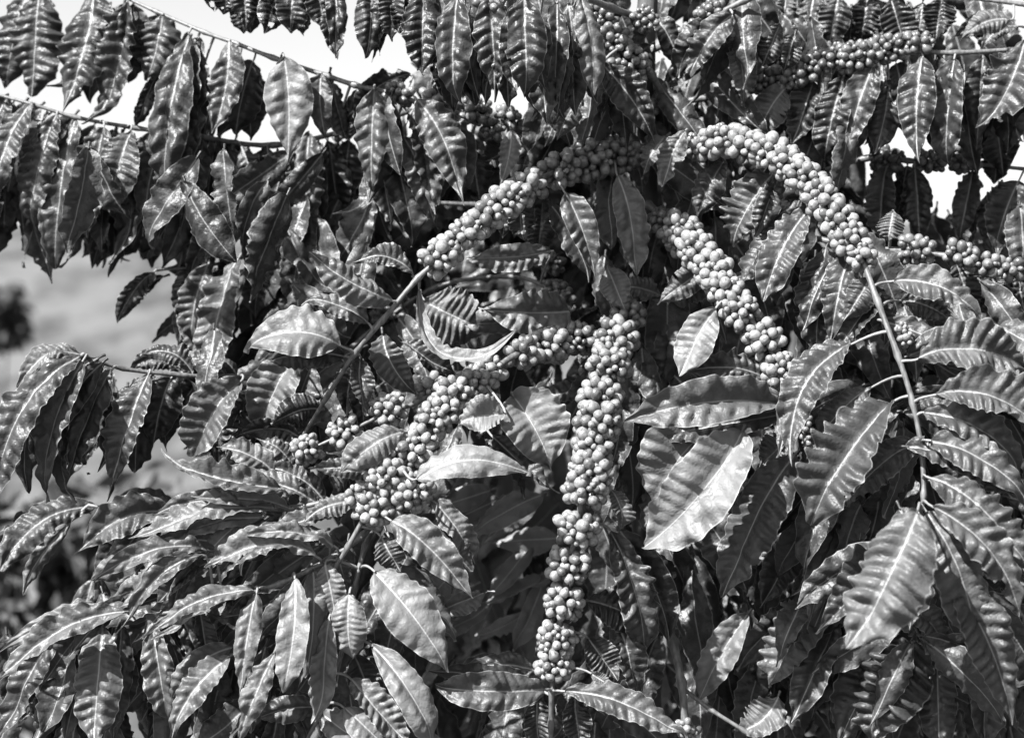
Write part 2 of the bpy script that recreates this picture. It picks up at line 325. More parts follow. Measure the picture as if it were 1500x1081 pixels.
# ------------------------------------------------------------------ leaves traced from the photograph
# base x y, tip x y, width, bow, roll, tone, depth offset, [branch]   ('_' = default)
LEAVES = """
58 -8 50 142 84 4 -25 1.1 _ top_left
136 -6 94 168 86 -6 -30 1.0 _ top_left
187 2 150 188 80 -5 -32 1.0 _ top_left
238 22 212 119 66 -4 -20 1.3 _ top_left
277 48 240 300 66 10 -28 1.1 _ top_left
336 60 312 196 52 -6 -22 1.3 _ top_left
372 88 345 200 62 4 5 .8 .03 top_left
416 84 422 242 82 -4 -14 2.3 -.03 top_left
470 108 478 210 44 4 -10 1.4 _ top_left
232 108 200 192 28 4 20 .8 .03 top_left
300 95 270 215 50 0 -10 .9 .03 top_left
452 196 442 350 62 0 -8 1.5 -.02 west_high
392 212 410 340 48 6 20 .8 _ west_high
480 205 500 330 50 0 15 .9 .02 west_high
48 152 -6 290 50 14 -35 1.3 _ west_high
84 166 42 350 64 10 -30 1.1 _ west_high
112 176 78 396 62 8 -32 1.0 .01 west_high
152 186 122 350 68 2 -25 1.2 -.02 west_high
168 192 147 378 60 4 -28 1.0 .02 west_high
192 190 160 312 66 4 -20 1.3 -.03 west_high
220 196 184 382 60 6 -25 1.0 .01 west_high
240 198 208 346 62 5 -25 1.0 _ west_high
272 202 242 300 56 4 -20 1.2 -.02 west_high
300 205 262 345 52 0 -15 .9 .01 west_high
318 205 300 392 58 6 -20 .9 .02 west_high
352 212 372 298 40 -5 -25 1.1 -.01 west_high
340 214 322 330 50 0 20 .8 .03 west_high
20 150 -30 350 60 10 -25 1.1 .02 west_high
12 140 -20 240 50 6 -20 1.2 .02 west_high
368 300 382 360 44 -3 -10 2.2 -.05 west_back
226 398 170 478 34 8 20 .8 _ west_back
305 388 276 512 54 6 -20 1.4 -.03 west_back
350 378 310 560 62 12 -30 1.5 -.06 west_back
335 375 322 470 56 0 10 .8 .01 west_back
395 360 372 470 60 4 -15 .9 _ west_back
430 345 400 450 54 0 15 .8 _ west_back
280 388 262 470 40 0 -10 1.0 .01 west_back
118 522 -8 742 70 34 -28 1.2 -.02 west_mid
122 528 62 738 64 14 -30 1.2 -.03 west_mid
164 542 100 716 66 10 -28 1.0 -.01 west_mid
218 548 162 732 64 8 -30 1.1 -.02 west_mid
252 550 224 656 62 4 10 .9 .01 west_mid
292 552 238 640 50 0 15 .8 .02 west_mid
352 560 286 668 84 10 -22 1.5 -.08 west_mid
428 530 376 642 84 6 -15 1.9 -.10 west_mid
116 520 28 568 40 22 -45 1.8 -.01 west_mid
282 546 206 522 40 18 -30 1.2 .01 west_mid
330 552 262 528 34 14 -30 1.3 .02 west_mid
498 506 348 512 92 22 -26 2.2 -.01 front_left
504 522 392 530 50 8 5 .9 .02 front_left
540 474 438 440 50 12 -30 1.8 .01 front_left
574 441 456 373 54 -6 -32 1.7 _ front_left
604 405 520 388 40 22 -40 1.3 .01 front_left
470 600 400 625 50 10 20 .8 .03 front_left
440 640 345 640 46 12 20 .9 .03 front_left
528 525 535 610 46 4 20 1.0 .02 front_left
412 716 236 672 64 -6 -24 1.4 -.02 west_low
402 694 318 655 52 10 -20 1.7 .02 west_low
465 738 345 700 50 10 -20 1.4 .01 west_low
560 700 455 690 50 10 -20 1.2 .0 west_low
425 745 288 738 44 12 -30 1.7 -.01 west_low
140 742 2 832 66 24 -25 1.1 .02 west_low
106 762 34 860 34 6 15 1.5 _ west_low
252 750 118 812 88 22 -15 1.2 _ west_low
400 746 200 796 50 20 -40 1.8 -.02 west_low
384 758 236 806 40 14 -35 1.7 -.03 west_low
356 762 302 816 64 4 -20 2.0 -.04 west_low
480 760 400 790 46 10 -30 1.7 -.02 west_low
520 735 440 770 42 10 -30 1.8 -.02 west_low
305 806 140 848 46 20 -25 1.4 -.01 fan_low
296 812 185 926 52 24 -25 1.3 -.03 fan_low
310 822 234 882 52 8 -20 1.2 .01 fan_low
462 814 308 836 66 28 -35 1.9 -.02 fan_low
490 800 345 786 40 14 -35 1.8 -.01 fan_low
372 866 210 942 48 22 -30 1.5 -.03 fan_low
184 896 -5 1012 58 28 -28 1.6 -.03 fan_low
178 902 -12 962 46 20 -20 1.7 .01 fan_low
150 916 137 1088 84 0 -18 1.5 -.01 fan_low
178 912 165 1092 56 0 10 1.2 .01 fan_low
222 908 246 1068 66 0 -15 1.4 .0 fan_low
262 900 300 1010 50 -6 20 1.0 .02 fan_low
292 892 310 1000 46 0 15 .9 .02 fan_low
376 868 352 1022 50 4 -18 1.8 -.03 fan_low
336 962 246 1092 54 14 -25 1.6 -.03 fan_low
402 955 346 1102 54 4 -28 1.7 -.04 fan_low
432 846 414 1016 56 -6 -12 2.1 -.03 fan_low
90 914 10 1075 60 8 -20 1.0 .02 fan_low
120 915 60 1090 60 8 -20 1.0 .03 fan_low
482 904 472 1046 46 2 -6 1.9 -.02 fan_down
476 826 492 904 46 0 -10 2.0 -.02 fan_down
512 868 516 966 56 4 -12 2.2 -.03 fan_down
468 1036 376 1052 52 6 10 1.2 .01 fan_down
472 1046 545 1100 60 0 20 2.0 -.02 fan_down
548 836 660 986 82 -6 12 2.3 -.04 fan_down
545 945 640 1096 68 -10 18 2.1 -.03 fan_down
515 995 602 1096 56 0 20 1.9 -.01 fan_down
504 1036 582 1108 54 0 20 2.0 -.03 fan_down
520 960 560 1060 50 0 -10 1.0 .03 fan_down
572 762 690 876 62 -10 20 1.6 -.01 low_left
630 732 696 826 46 -8 25 1.7 .01 low_left
558 786 586 836 44 0 -10 1.3 .01 low_left
650 892 722 862 44 0 -20 1.8 .03 low_left
600 770 665 870 46 -6 20 .9 .03 low_left
798 1010 633 1006 60 -4 -10 1.4 -.01 centre_down
826 1012 1002 1084 54 -16 22 1.4 -.01 centre_down
790 985 650 992 46 14 -25 1.2 .02 centre_down
894 776 946 962 74 -10 18 1.2 .04 centre_down
860 880 948 925 62 -10 15 1.1 .05 centre_down
862 935 902 992 56 0 10 1.2 .03 centre_down
900 905 932 1020 56 -6 15 1.0 .06 centre_down
892 714 913 776 34 -6 30 1.8 .02 centre_down
866 986 893 1004 22 0 10 2.0 .0 centre_down
785 1020 788 1092 44 0 10 1.0 .03 centre_down
840 1020 850 1092 44 0 10 1.0 .03 centre_down
830 888 780 975 38 0 15 1.3 .04 centre_down
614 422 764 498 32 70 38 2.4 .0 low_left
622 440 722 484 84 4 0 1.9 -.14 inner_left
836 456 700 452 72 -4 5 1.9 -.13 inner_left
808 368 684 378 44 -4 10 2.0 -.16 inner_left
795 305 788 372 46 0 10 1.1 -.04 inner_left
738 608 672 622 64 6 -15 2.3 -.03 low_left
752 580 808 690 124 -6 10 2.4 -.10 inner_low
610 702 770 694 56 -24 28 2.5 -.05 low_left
722 640 816 727 54 0 20 1.2 -.03 inner_low
592 632 500 692 54 8 -15 1.7 .0 low_left
560 488 612 580 54 10 -12 1.5 .03 thin_left
590 498 668 546 40 4 40 .9 .02 thin_left
528 542 534 640 44 0 20 1.0 .04 thin_left
890 392 916 456 56 0 -8 2.2 -.05 centre_down
966 432 905 420 40 4 -10 2.1 -.03 centre_down
1032 393 962 446 50 0 -10 1.6 .03 centre_right
886 570 770 602 40 10 -40 1.3 -.03 inner_low
850 500 880 560 34 0 10 1.5 .0 inner_low
1048 452 1000 547 62 4 -15 2.2 -.02 centre_right
1142 592 912 618 82 14 -12 1.5 -.02 centre_right
1130 560 1000 545 56 14 -20 1.0 .03 centre_right
1150 606 960 640 60 0 -20 1.2 .01 centre_right
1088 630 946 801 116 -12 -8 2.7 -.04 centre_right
1046 622 962 744 128 14 -18 2.0 .02 centre_right
1155 640 1112 684 56 0 -15 1.8 .02 centre_right
1166 664 1062 872 86 10 -22 1.1 _ centre_right
1192 770 1118 890 68 6 -18 1.1 _ south_east
1246 505 1160 686 68 34 -26 1.2 .03 right_arch
1276 568 1198 642 56 6 -20 1.6 .05 right_arch
1306 590 1184 772 100 12 -26 1.3 .02 right_arch
1342 650 1236 740 76 10 -20 1.4 .03 right_arch
1344 748 1250 943 122 -6 -20 1.9 -.12 right_arch
1356 748 1428 942 80 -14 20 1.6 -.05 right_arch
1285 435 1230 520 50 6 -20 1.0 .04 right_arch
1280 420 1300 510 44 0 10 1.2 .05 right_arch
1290 470 1440 545 56 -10 25 1.2 .04 right_arch
1308 412 1442 468 60 -18 28 1.6 .02 right_arch
1320 440 1400 480 46 -10 20 1.1 .05 right_arch
1345 526 1512 545 88 -24 25 1.5 -.01 right_arch
1372 578 1530 632 84 -24 28 1.5 -.02 right_arch
1352 604 1505 700 64 -22 28 1.3 _ right_arch
1362 645 1515 748 66 -20 28 1.4 -.02 right_arch
1362 700 1505 836 70 -20 26 1.5 -.04 right_arch
1366 742 1496 905 76 -24 25 1.6 -.08 right_arch
1395 840 1482 1060 84 -12 22 1.4 -.06 right_arch
1330 800 1200 930 80 8 -20 1.2 .06 right_arch
1345 930 1262 1096 124 6 -10 1.2 .0 south_east
1318 880 1388 952 50 -10 30 1.7 -.04 south_east
1372 945 1376 1100 60 0 10 1.3 .02 south_east
1220 860 1128 1006 78 6 -18 1.9 -.03 south_east
1096 898 1024 1030 66 6 -10 2.3 -.06 south_east
1140 1020 1078 1072 60 -10 -15 2.1 -.05 south_east
1230 900 1160 1060 70 0 -20 1.2 -.01 south_east
1260 880 1215 1060 70 0 -15 1.1 .02 south_east
1290 900 1255 960 60 0 -10 1.0 .02 south_east
1450 900 1440 1090 70 0 10 1.1 .04 south_east
1210 363 1196 522 66 4 -15 1.1 .08 right_arch
1168 302 1134 452 62 6 -18 1.3 .1 centre_right
1246 372 1215 512 58 4 -14 1.2 .04 right_arch
1276 405 1238 470 46 0 -10 1.2 .02 right_arch
1132 256 1066 362 78 6 -20 1.3 .05 right_arch
1062 234 1020 322 50 4 -15 1.3 .05 right_arch
1142 256 1106 348 46 0 10 1.0 .05 right_arch
1184 306 1118 442 60 8 -22 1.3 .05 right_arch
1150 130 1108 202 56 4 -10 2.1 _ top_right
1192 118 1160 216 52 0 -15 1.2 .02 top_right
1236 112 1206 236 54 2 -8 .9 .01 top_right
1278 100 1240 238 54 6 -18 1.2 _ top_right
1302 118 1282 222 50 -4 10 1.4 .02 top_right
1352 86 1345 242 60 6 -15 1.1 _ top_right
1398 86 1386 248 62 4 -18 1.2 _ top_right
1500 62 1438 190 82 -8 -10 1.4 -.02 top_right
1312 90 1338 200 46 0 10 1.0 .03 top_right
1440 84 1430 220 56 0 15 1.0 .03 top_right
1470 84 1480 220 60 0 5 .9 .04 top_right
1300 245 1290 348 50 4 -15 1.2 _ east_back
1340 245 1348 358 50 0 -10 .9 _ east_back
1425 250 1405 350 40 0 -10 1.3 .02 east_back
1492 266 1455 378 66 4 5 .9 -.03 east_back
1460 180 1470 260 60 0 5 .8 .0 east_back
1308 310 1300 356 40 0 -10 2.1 -.06 east_mid
1345 380 1370 450 50 0 10 .9 .05 east_mid
1400 385 1430 470 56 0 10 .9 .05 east_mid
1450 400 1480 480 56 0 10 .9 .05 east_mid
1490 405 1510 500 56 0 10 .9 .05 east_mid
1072 22 1004 128 50 10 -10 1.1 _ crown_right
1076 60 1089 156 46 -6 15 1.7 .03 crown_right
1142 38 1116 98 42 0 10 1.2 .03 crown_right
1192 -2 1180 88 48 2 -10 1.3 _ crown_east
1228 -4 1214 72 50 0 5 1.2 _ crown_east
1150 -4 1150 52 42 0 -10 1.8 .01 crown_east
1306 2 1326 68 64 0 5 .9 _ crown_east
1378 2 1370 64 52 0 5 .9 _ crown_east
1352 2 1345 58 36 0 5 1.3 .01 crown_east
1270 0 1262 60 50 0 5 .8 .02 crown_east
1480 30 1404 62 44 12 -20 2.0 .0 crown_east
960 26 994 98 40 -6 20 .9 -.02 crown_right
548 132 541 294 60 0 -14 1.5 -.03 top_left
610 146 674 298 66 -14 10 1.5 -.04 top_left
592 202 634 342 56 -10 8 1.5 -.02 top_left
575 208 612 362 58 0 10 .9 .02 top_left
519 284 526 378 46 4 -12 1.4 .02 west_high
512 205 500 300 50 0 -10 1.0 .02 west_high
690 218 706 314 54 0 15 .9 .02 top_left
742 205 702 240 50 -8 -20 1.2 .02 top_left
748 190 730 274 34 -6 -20 2.4 -.05 top_left
620 -8 618 112 64 0 5 .8 .0 crown_left
670 -4 668 158 62 6 -18 1.3 -.02 crown_left
718 -6 726 150 56 0 -10 1.2 _ crown_left
768 -8 772 142 66 0 -8 1.1 -.03 crown_left
816 4 810 162 50 -2 -14 1.2 _ crown_left
850 -4 870 142 46 -6 18 2.0 -.02 crown_left
640 40 690 150 46 0 20 .9 .03 crown_left
740 20 745 165 50 0 5 .9 .03 crown_left
790 40 800 180 52 0 -10 1.0 .03 crown_left
835 30 842 170 50 0 -10 1.0 .03 crown_left
884 98 962 214 58 -8 14 .9 -.03 crown_fruit
852 140 816 206 40 4 -10 1.5 .02 crown_left
1004 192 974 272 40 6 -15 1.9 -.03 right_arch
828 284 872 406 54 -6 10 1.4 -.02 front_left
905 260 930 402 54 -8 12 1.9 -.03 front_left
760 290 765 350 44 0 10 1.0 .05 front_left
332 -25 330 22 40 0 0 .9 _ crown_left
356 -25 362 44 44 0 0 .9 _ crown_left
430 -25 425 50 50 0 5 .9 _ crown_left
398 -25 405 15 40 0 5 .9 _ crown_left
462 -25 476 40 48 0 0 .9 _ crown_left
492 -25 492 86 40 0 5 .9 _ crown_left
545 -25 540 86 52 0 5 1.1 _ crown_left
578 -25 572 62 44 0 -10 1.3 _ crown_left
596 -20 585 50 44 0 -10 .9 .02 crown_left
500 180 560 120 40 0 0 .8 .03 top_left
600 110 515 170 46 12 10 .8 .04 top_left
"""

leafq = []     # (area, builder args)
sid = 0
for ln in LEAVES.strip().splitlines():
    f = ln.split(); sid += 1
    bx, by, tx, ty, wd = map(float, f[:5])
    bow = float(f[5]) if f[5] != '_' else 0
    roll = float(f[6]) if f[6] != '_' else -15
    tone = float(f[7]) if f[7] != '_' else 1
    do = float(f[8]) if f[8] != '_' else 0
    q, W = BP[f[9]]
    d = np.hypot(q[:, 0]-bx, q[:, 1]-by); i = int(d.argmin())
    dep = q[i, 2]+do; Lp = math.hypot(tx-bx, ty-by)
    node = W[i] if d[i] < 75 else None
    r = random.Random(sid)
    b3 = at(bx, by, dep-.006); t3 = at(tx, ty, dep-.006-r.uniform(-.01, .03)*Lp/150)
    sc = PX*(dep-CAMY)/2.4
    if f[9] in ('top_left', 'west_high', 'top_right', 'crown_left'): wd *= 1.0
    elif f[9] == 'west_mid': wd *= 1.0
    else: wd *= 1.0
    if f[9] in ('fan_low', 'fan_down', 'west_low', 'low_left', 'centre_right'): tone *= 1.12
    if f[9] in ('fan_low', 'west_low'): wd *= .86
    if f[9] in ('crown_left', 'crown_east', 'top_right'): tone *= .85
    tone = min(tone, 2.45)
    leafq.append((Lp*wd, f[9], dict(base=b3, tip=t3, width=wd*sc, bow=bow*sc, roll=roll, fold=r.choice([14, 20, 26, 32, 42]), tone=tone, bulge=r.uniform(.05, .12), seed=sid, node=node)))

comp = []
for A_, bn_, kw_ in leafq:
    r = random.Random(kw_['seed']+777)
    hang = bn_ in ('top_left', 'west_high', 'top_right', 'crown_left', 'west_mid', 'crown_east', 'east_back')
    for _ in range(2 if hang else 1):
        if (kw_['tone'] > 2.1 and bn_ not in ('fan_low', 'fan_down')) or (not hang and r.random() < .3): continue
        k2 = dict(kw_); o = Vector((r.uniform(-.022, .022), r.uniform(.015, .05), r.uniform(-.012, .006)))
        L_ = (k2['tip']-k2['base']); a = r.uniform(-.28, .28); L2 = Vector((L_.x*math.cos(a)+L_.z*math.sin(a), L_.y, -L_.x*math.sin(a)+L_.z*math.cos(a)))*r.uniform(.75, 1.0)
        k2['base'] = k2['base']+o; k2['tip'] = k2['base']+L2; k2['width'] *= r.uniform(.7, 1.0); k2['roll'] += r.uniform(-45, 45)
        k2['tone'] = k2['tone']*r.uniform(.6, .85)+.1; k2['seed'] += 40000+_*1000; k2['node'] = None; k2['res'] = (48, 5); comp.append(k2)

# ------------------------------------------------------------------ leaves deeper in the crown
def inpoly(x, y, P):
    c = False; j = len(P)-1
    for i in range(len(P)):
        xi, yi = P[i]; xj, yj = P[j]
        if (yi > y) != (yj > y) and x < (xj-xi)*(y-yi)/(yj-yi)+xi: c = not c
        j = i
    return c
OPEN = [   # where the photograph shows sky or hillside between the boughs
 [(-200,-200),(600,-200),(600,95),(590,125),(520,130),(505,200),(470,180),(330,190),(300,235),(120,190),(-200,175)],
 [(-200,340),(60,370),(130,385),(240,370),(320,420),(290,480),(250,520),(110,500),(60,520),(-200,560)],
 [(-200,540),(100,720),(240,650),(300,690),(300,742),(-200,745)],
 [(-200,700),(60,740),(110,830),(60,900),(-200,900)],
 [(355,395),(395,395),(395,462),(350,462)],
 [(655,700),(800,690),(810,800),(800,960),(660,960),(640,880)],
 [(955,0),(1015,0),(1015,80),(975,110)],
 [(590,395),(700,325),(850,330),(930,400),(870,480),(760,500),(640,510)],
 [(1240,0),(1275,0),(1270,80),(1240,60)],
 [(1300,10),(1345,10),(1345,60),(1300,50)],
 [(1395,-100),(1600,-100),(1600,70),(1400,62)],
 [(1275,120),(1300,120),(1330,200),(1330,250),(1310,310),(1262,290),(1262,240)],
 [(1355,170),(1385,250),(1385,310),(1350,290)],
 [(1395,190),(1440,190),(1450,310),(1395,300)],
 [(1440,215),(1510,215),(1510,275),(1450,290)],
 [(640,175),(740,175),(735,270),(690,265)],
]
def blocked(x, y): return any(inpoly(x, y, P) for P in OPEN)
fill = []; rf = random.Random(11); tries = 0
def add_fill(n, x0, x1, y0, y1, d0, d1, Lr, tonr, base_seed, free=False, ang=None):
    k = 0; tr_ = 0
    while k < n and tr_ < n*12:
        tr_ += 1
        x = rf.uniform(x0, x1); y = rf.uniform(y0, y1); L_ = rf.uniform(*Lr)
        side = -1 if x < 950 else 1
        a = rf.gauss(0, .35)+side*rf.uniform(0, .5) if ang is None else rf.gauss(ang, .3)
        tx, ty = x+math.sin(a)*L_, y+math.cos(a)*L_
        wpx = L_*rf.uniform(.33, .42)
        if not free and any(blocked(x+(tx-x)*t+o*wpx*.4, y+(ty-y)*t) for t in (0, .25, .5, .75, 1) for o in (-1, 1)): continue
        dep = rf.uniform(d0, d1); sc = PX*(dep-CAMY)/2.4
        fill.append(dict(base=at(x, y, dep), tip=at(tx, ty, dep-rf.uniform(-.03, .05)), width=wpx*sc, bow=rf.uniform(-12, 12)*sc,
            roll=rf.uniform(-50, 45), fold=rf.uniform(10, 30), tone=rf.uniform(*tonr), bulge=rf.uniform(.04, .14), seed=base_seed+k, res=(38, 4)))
        k += 1
add_fill(330, -60, 1580, -60, 1060, .05, .20, (115, 175), (.8, 1.3), 5000)
add_fill(330, 330, 1640, -100, 1100, .22, .42, (120, 180), (.8, 1.2), 7000)
add_fill(70, -60, 330, 192, 275, .21, .36, (110, 150), (.8, 1.3), 11000, True)
add_fill(34, 240, 560, 215, 330, .20, .40, (110, 150), (.8, 1.3), 12000, True)
add_fill(14, 270, 400, 380, 470, .22, .36, (90, 120), (.8, 1.3), 13000, True)
add_fill(26, 130, 360, 560, 640, .1, .25, (60, 100), (.8, 1.3), 14000)
add_fill(90, 640, 1000, 620, 960, .55, .8, (120, 180), (1.8, 3.0), 15000, True)  # raised tone paints in the sunlight that the canopy keeps from this gap
add_fill(16, 650, 820, 700, 900, .18, .35, (90, 130), (2.4, 3.0), 15300, True, -.9)  # shaded leaves too, made paler in colour to look sunlit
add_fill(44, 960, 1540, -90, 70, .19, .34, (100, 150), (.8, 1.1), 15100, True)
add_fill(34, 870, 1020, 60, 760, .06, .13, (100, 150), (.8, 1.2), 15200, True)
add_fill(14, 955, 1060, 90, 170, .2, .34, (90, 130), (.8, 1.1), 15250, True)
add_fill(70, 600, 980, 170, 400, .46, .62, (130, 180), (.8, 1.2), 15400, True)
add_fill(90, 560, 1250, 130, 560, .42, .6, (120, 170), (.8, 1.2), 15500, True)
add_fill(40, 1180, 1560, 300, 520, .3, .5, (120, 170), (.8, 1.2), 15800, True)
add_fill(60, 960, 1560, 480, 1080, .45, .75, (120, 180), (.8, 1.4), 16000, True)
add_fill(46, 1350, 1560, 400, 1000, -.16, -.02, (130, 180), (.9, 1.5), 17000, True, .75)
add_fill(26, 1160, 1340, 560, 960, -.10, 0, (120, 170), (.9, 1.4), 18000, True, -.45)
add_fill(30, 180, 520, 760, 900, -.09, -.01, (110, 150), (1.1, 1.9), 19000, True, -.9)
add_fill(30, 10, 420, 880, 1040, -.05, .02, (110, 150), (1.0, 1.7), 19500, True, -.3)
add_fill(40, 60, 560, 860, 1120, -.06, .05, (110, 170), (1.0, 1.6), 9000)

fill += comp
NIND = 100
leafq.sort(key=lambda a: -a[0])
for k, (A, bn, kw) in enumerate(leafq):
    V, F, at_, uv = leaf_mesh(**kw)
    if k < NIND:
        mk('leaf', V, F, MLEAF, BO[bn], origin=kw['base'], attrs=at_, uv=uv, label='pale smooth leaf' if kw['tone'] > 2.15 else None)
    else:
        fill.append(kw)
def joined(name, parent, kws, mat, kind='stuff'):
    Vs, Fs, UV, A = [], [], [], {'tone': [], 'dist': [], 'phase': []}; off = 0
    for kw in kws:
        V, F, a, uv = leaf_mesh(**kw)
        Vs.append(V); Fs.append(F+off); UV.append(uv); off += len(V)
        for k in A: A[k].append(a[k])
    return mk(name, np.vstack(Vs), np.vstack(Fs), mat, parent, attrs={k: np.concatenate(v) for k, v in A.items()}, uv=np.vstack(UV), kind=kind)
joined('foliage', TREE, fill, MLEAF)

# ------------------------------------------------------------------ berries
def uvsphere(n=14, m=9):
    V = [(0, 0, 1)]; 
    for i in range(1, m):
        th = math.pi*i/m
        for j in range(n): V.append((math.sin(th)*math.cos(2*math.pi*j/n), math.sin(th)*math.sin(2*math.pi*j/n), math.cos(th)))
    V.append((0, 0, -1)); F = []
    for j in range(n): F.append((0, 1+j, 1+(j+1) % n, 0))
    for i in range(m-2):
        for j in range(n): a = 1+i*n; F.append((a+j, a+n+j, a+n+(j+1) % n, a+(j+1) % n))
    a = 1+(m-2)*n; e = len(V)-1
    for j in range(n): F.append((a+j, e, a+(j+1) % n, e))
    F3 = []
    for q in F:
        if q[0] == q[3]: F3 += [(q[0], q[1], q[2])]
        elif q[1] == q[3]: F3 += [(q[0], q[1], q[2])]
        else: F3 += [(q[0], q[1], q[2]), (q[0], q[2], q[3])]
    return np.array(V), np.array(F3)
SV, SF = uvsphere()
STONE = np.where(SV[:, 2] > .985, .25, 1.0)
SVd = SV.copy(); SVd[SV[:, 2] > .985, 2] -= .10            # the sunk navel at the free end

def cluster(bn, x, y, rpx, lpx, bpx, tone=1.0, seed=0, dense=1.0):
    """berries crowded round the node nearest to (x, y): radius, half length and berry size in photo pixels"""
    r = random.Random(seed); q, W = BP[bn]
    i = int(np.hypot(q[:, 0]-x, q[:, 1]-y).argmin()); i = max(1, min(len(W)-2, i))
    dep = q[i, 2]; c = np.array(at(x, y, dep)); ax = W[i+1]-W[i-1]; ax /= np.linalg.norm(ax)
    sc = PX*(dep-CAMY)/2.4; R, H, b = rpx*sc, lpx*sc, bpx*.5*sc
    a1 = np.cross(ax, [0, -1, .1]); a1 /= np.linalg.norm(a1); a2 = np.cross(ax, a1)
    pts = []; tries = 0
    R *= 1.12; H *= 1.1; b *= .86
    want = int(dense*3.0*(2*math.pi*R*2*H+2*math.pi*R*R)/(math.pi*b*b)*.8)
    while len(pts) < want and tries < 3200:
        tries += 1
        an = r.uniform(0, 6.283); h = r.uniform(-1, 1)
        rr = (R-b)*math.sqrt(max(0, 1-.4*h*h))*(r.uniform(.86, 1.06) if tries < 1400 else r.uniform(.4, 1.05))
        rr = max(rr, b*1.1)
        d = a1*math.cos(an)+a2*math.sin(an)
        p = c+ax*h*H+d*rr
        br = b*r.uniform(.78, 1.12) if r.random() > .12 else b*r.uniform(.5, .7)
        if all(np.linalg.norm(p-p2) > (br+b2)*.83 for p2, b2, _ in pts):
            ov = d*r.uniform(.7, 1.2)+ax*h*.9+np.array([r.gauss(0, .3) for _ in range(3)]); ov /= np.linalg.norm(ov)
            pts.append((p, br, ov))
    Vs, Fs, To = [], [], []; off = 0
    for p, br, ov in pts:
        x1 = np.cross(ov, [0.2, .3, 1]); x1 /= np.linalg.norm(x1); y1 = np.cross(ov, x1)
        el = r.uniform(1.05, 1.32)
        lump = 1+.03*np.sin(SV[:, 0]*3+r.uniform(0, 6))+.03*np.sin(SV[:, 1]*4+r.uniform(0, 6))
        V = p+(SVd[:, :1]*x1+SVd[:, 1:2]*y1)*br*lump[:, None]*r.uniform(.93, 1.02)+SVd[:, 2:3]*ov*br*el
        Vs.append(V); Fs.append(SF+off); off += len(V)
        t = tone*(r.uniform(.82, 1.2) if r.random() > .1 else r.uniform(.45, .7))
        To.append(STONE*t)
        # little stalk back to the branch
        foot = c+ax*np.dot(p-c, ax)*.55
        k = p-ov*br*.8
        Vt, Ft = tube(np.linspace(foot, k, 3), [.0011, .0009, .0009], 4)
        Ft3 = np.vstack([Ft[:, [0, 1, 2]], Ft[:, [0, 2, 3]]])
        Vs.append(Vt); Fs.append(Ft3+off); off += len(Vt); To.append(np.full(len(Vt), .6))
    return mk('berry_cluster', np.vstack(Vs), np.vstack(Fs), MBERRY, BO[bn], origin=Vector(c.tolist()), attrs={'tone': np.concatenate(To)})

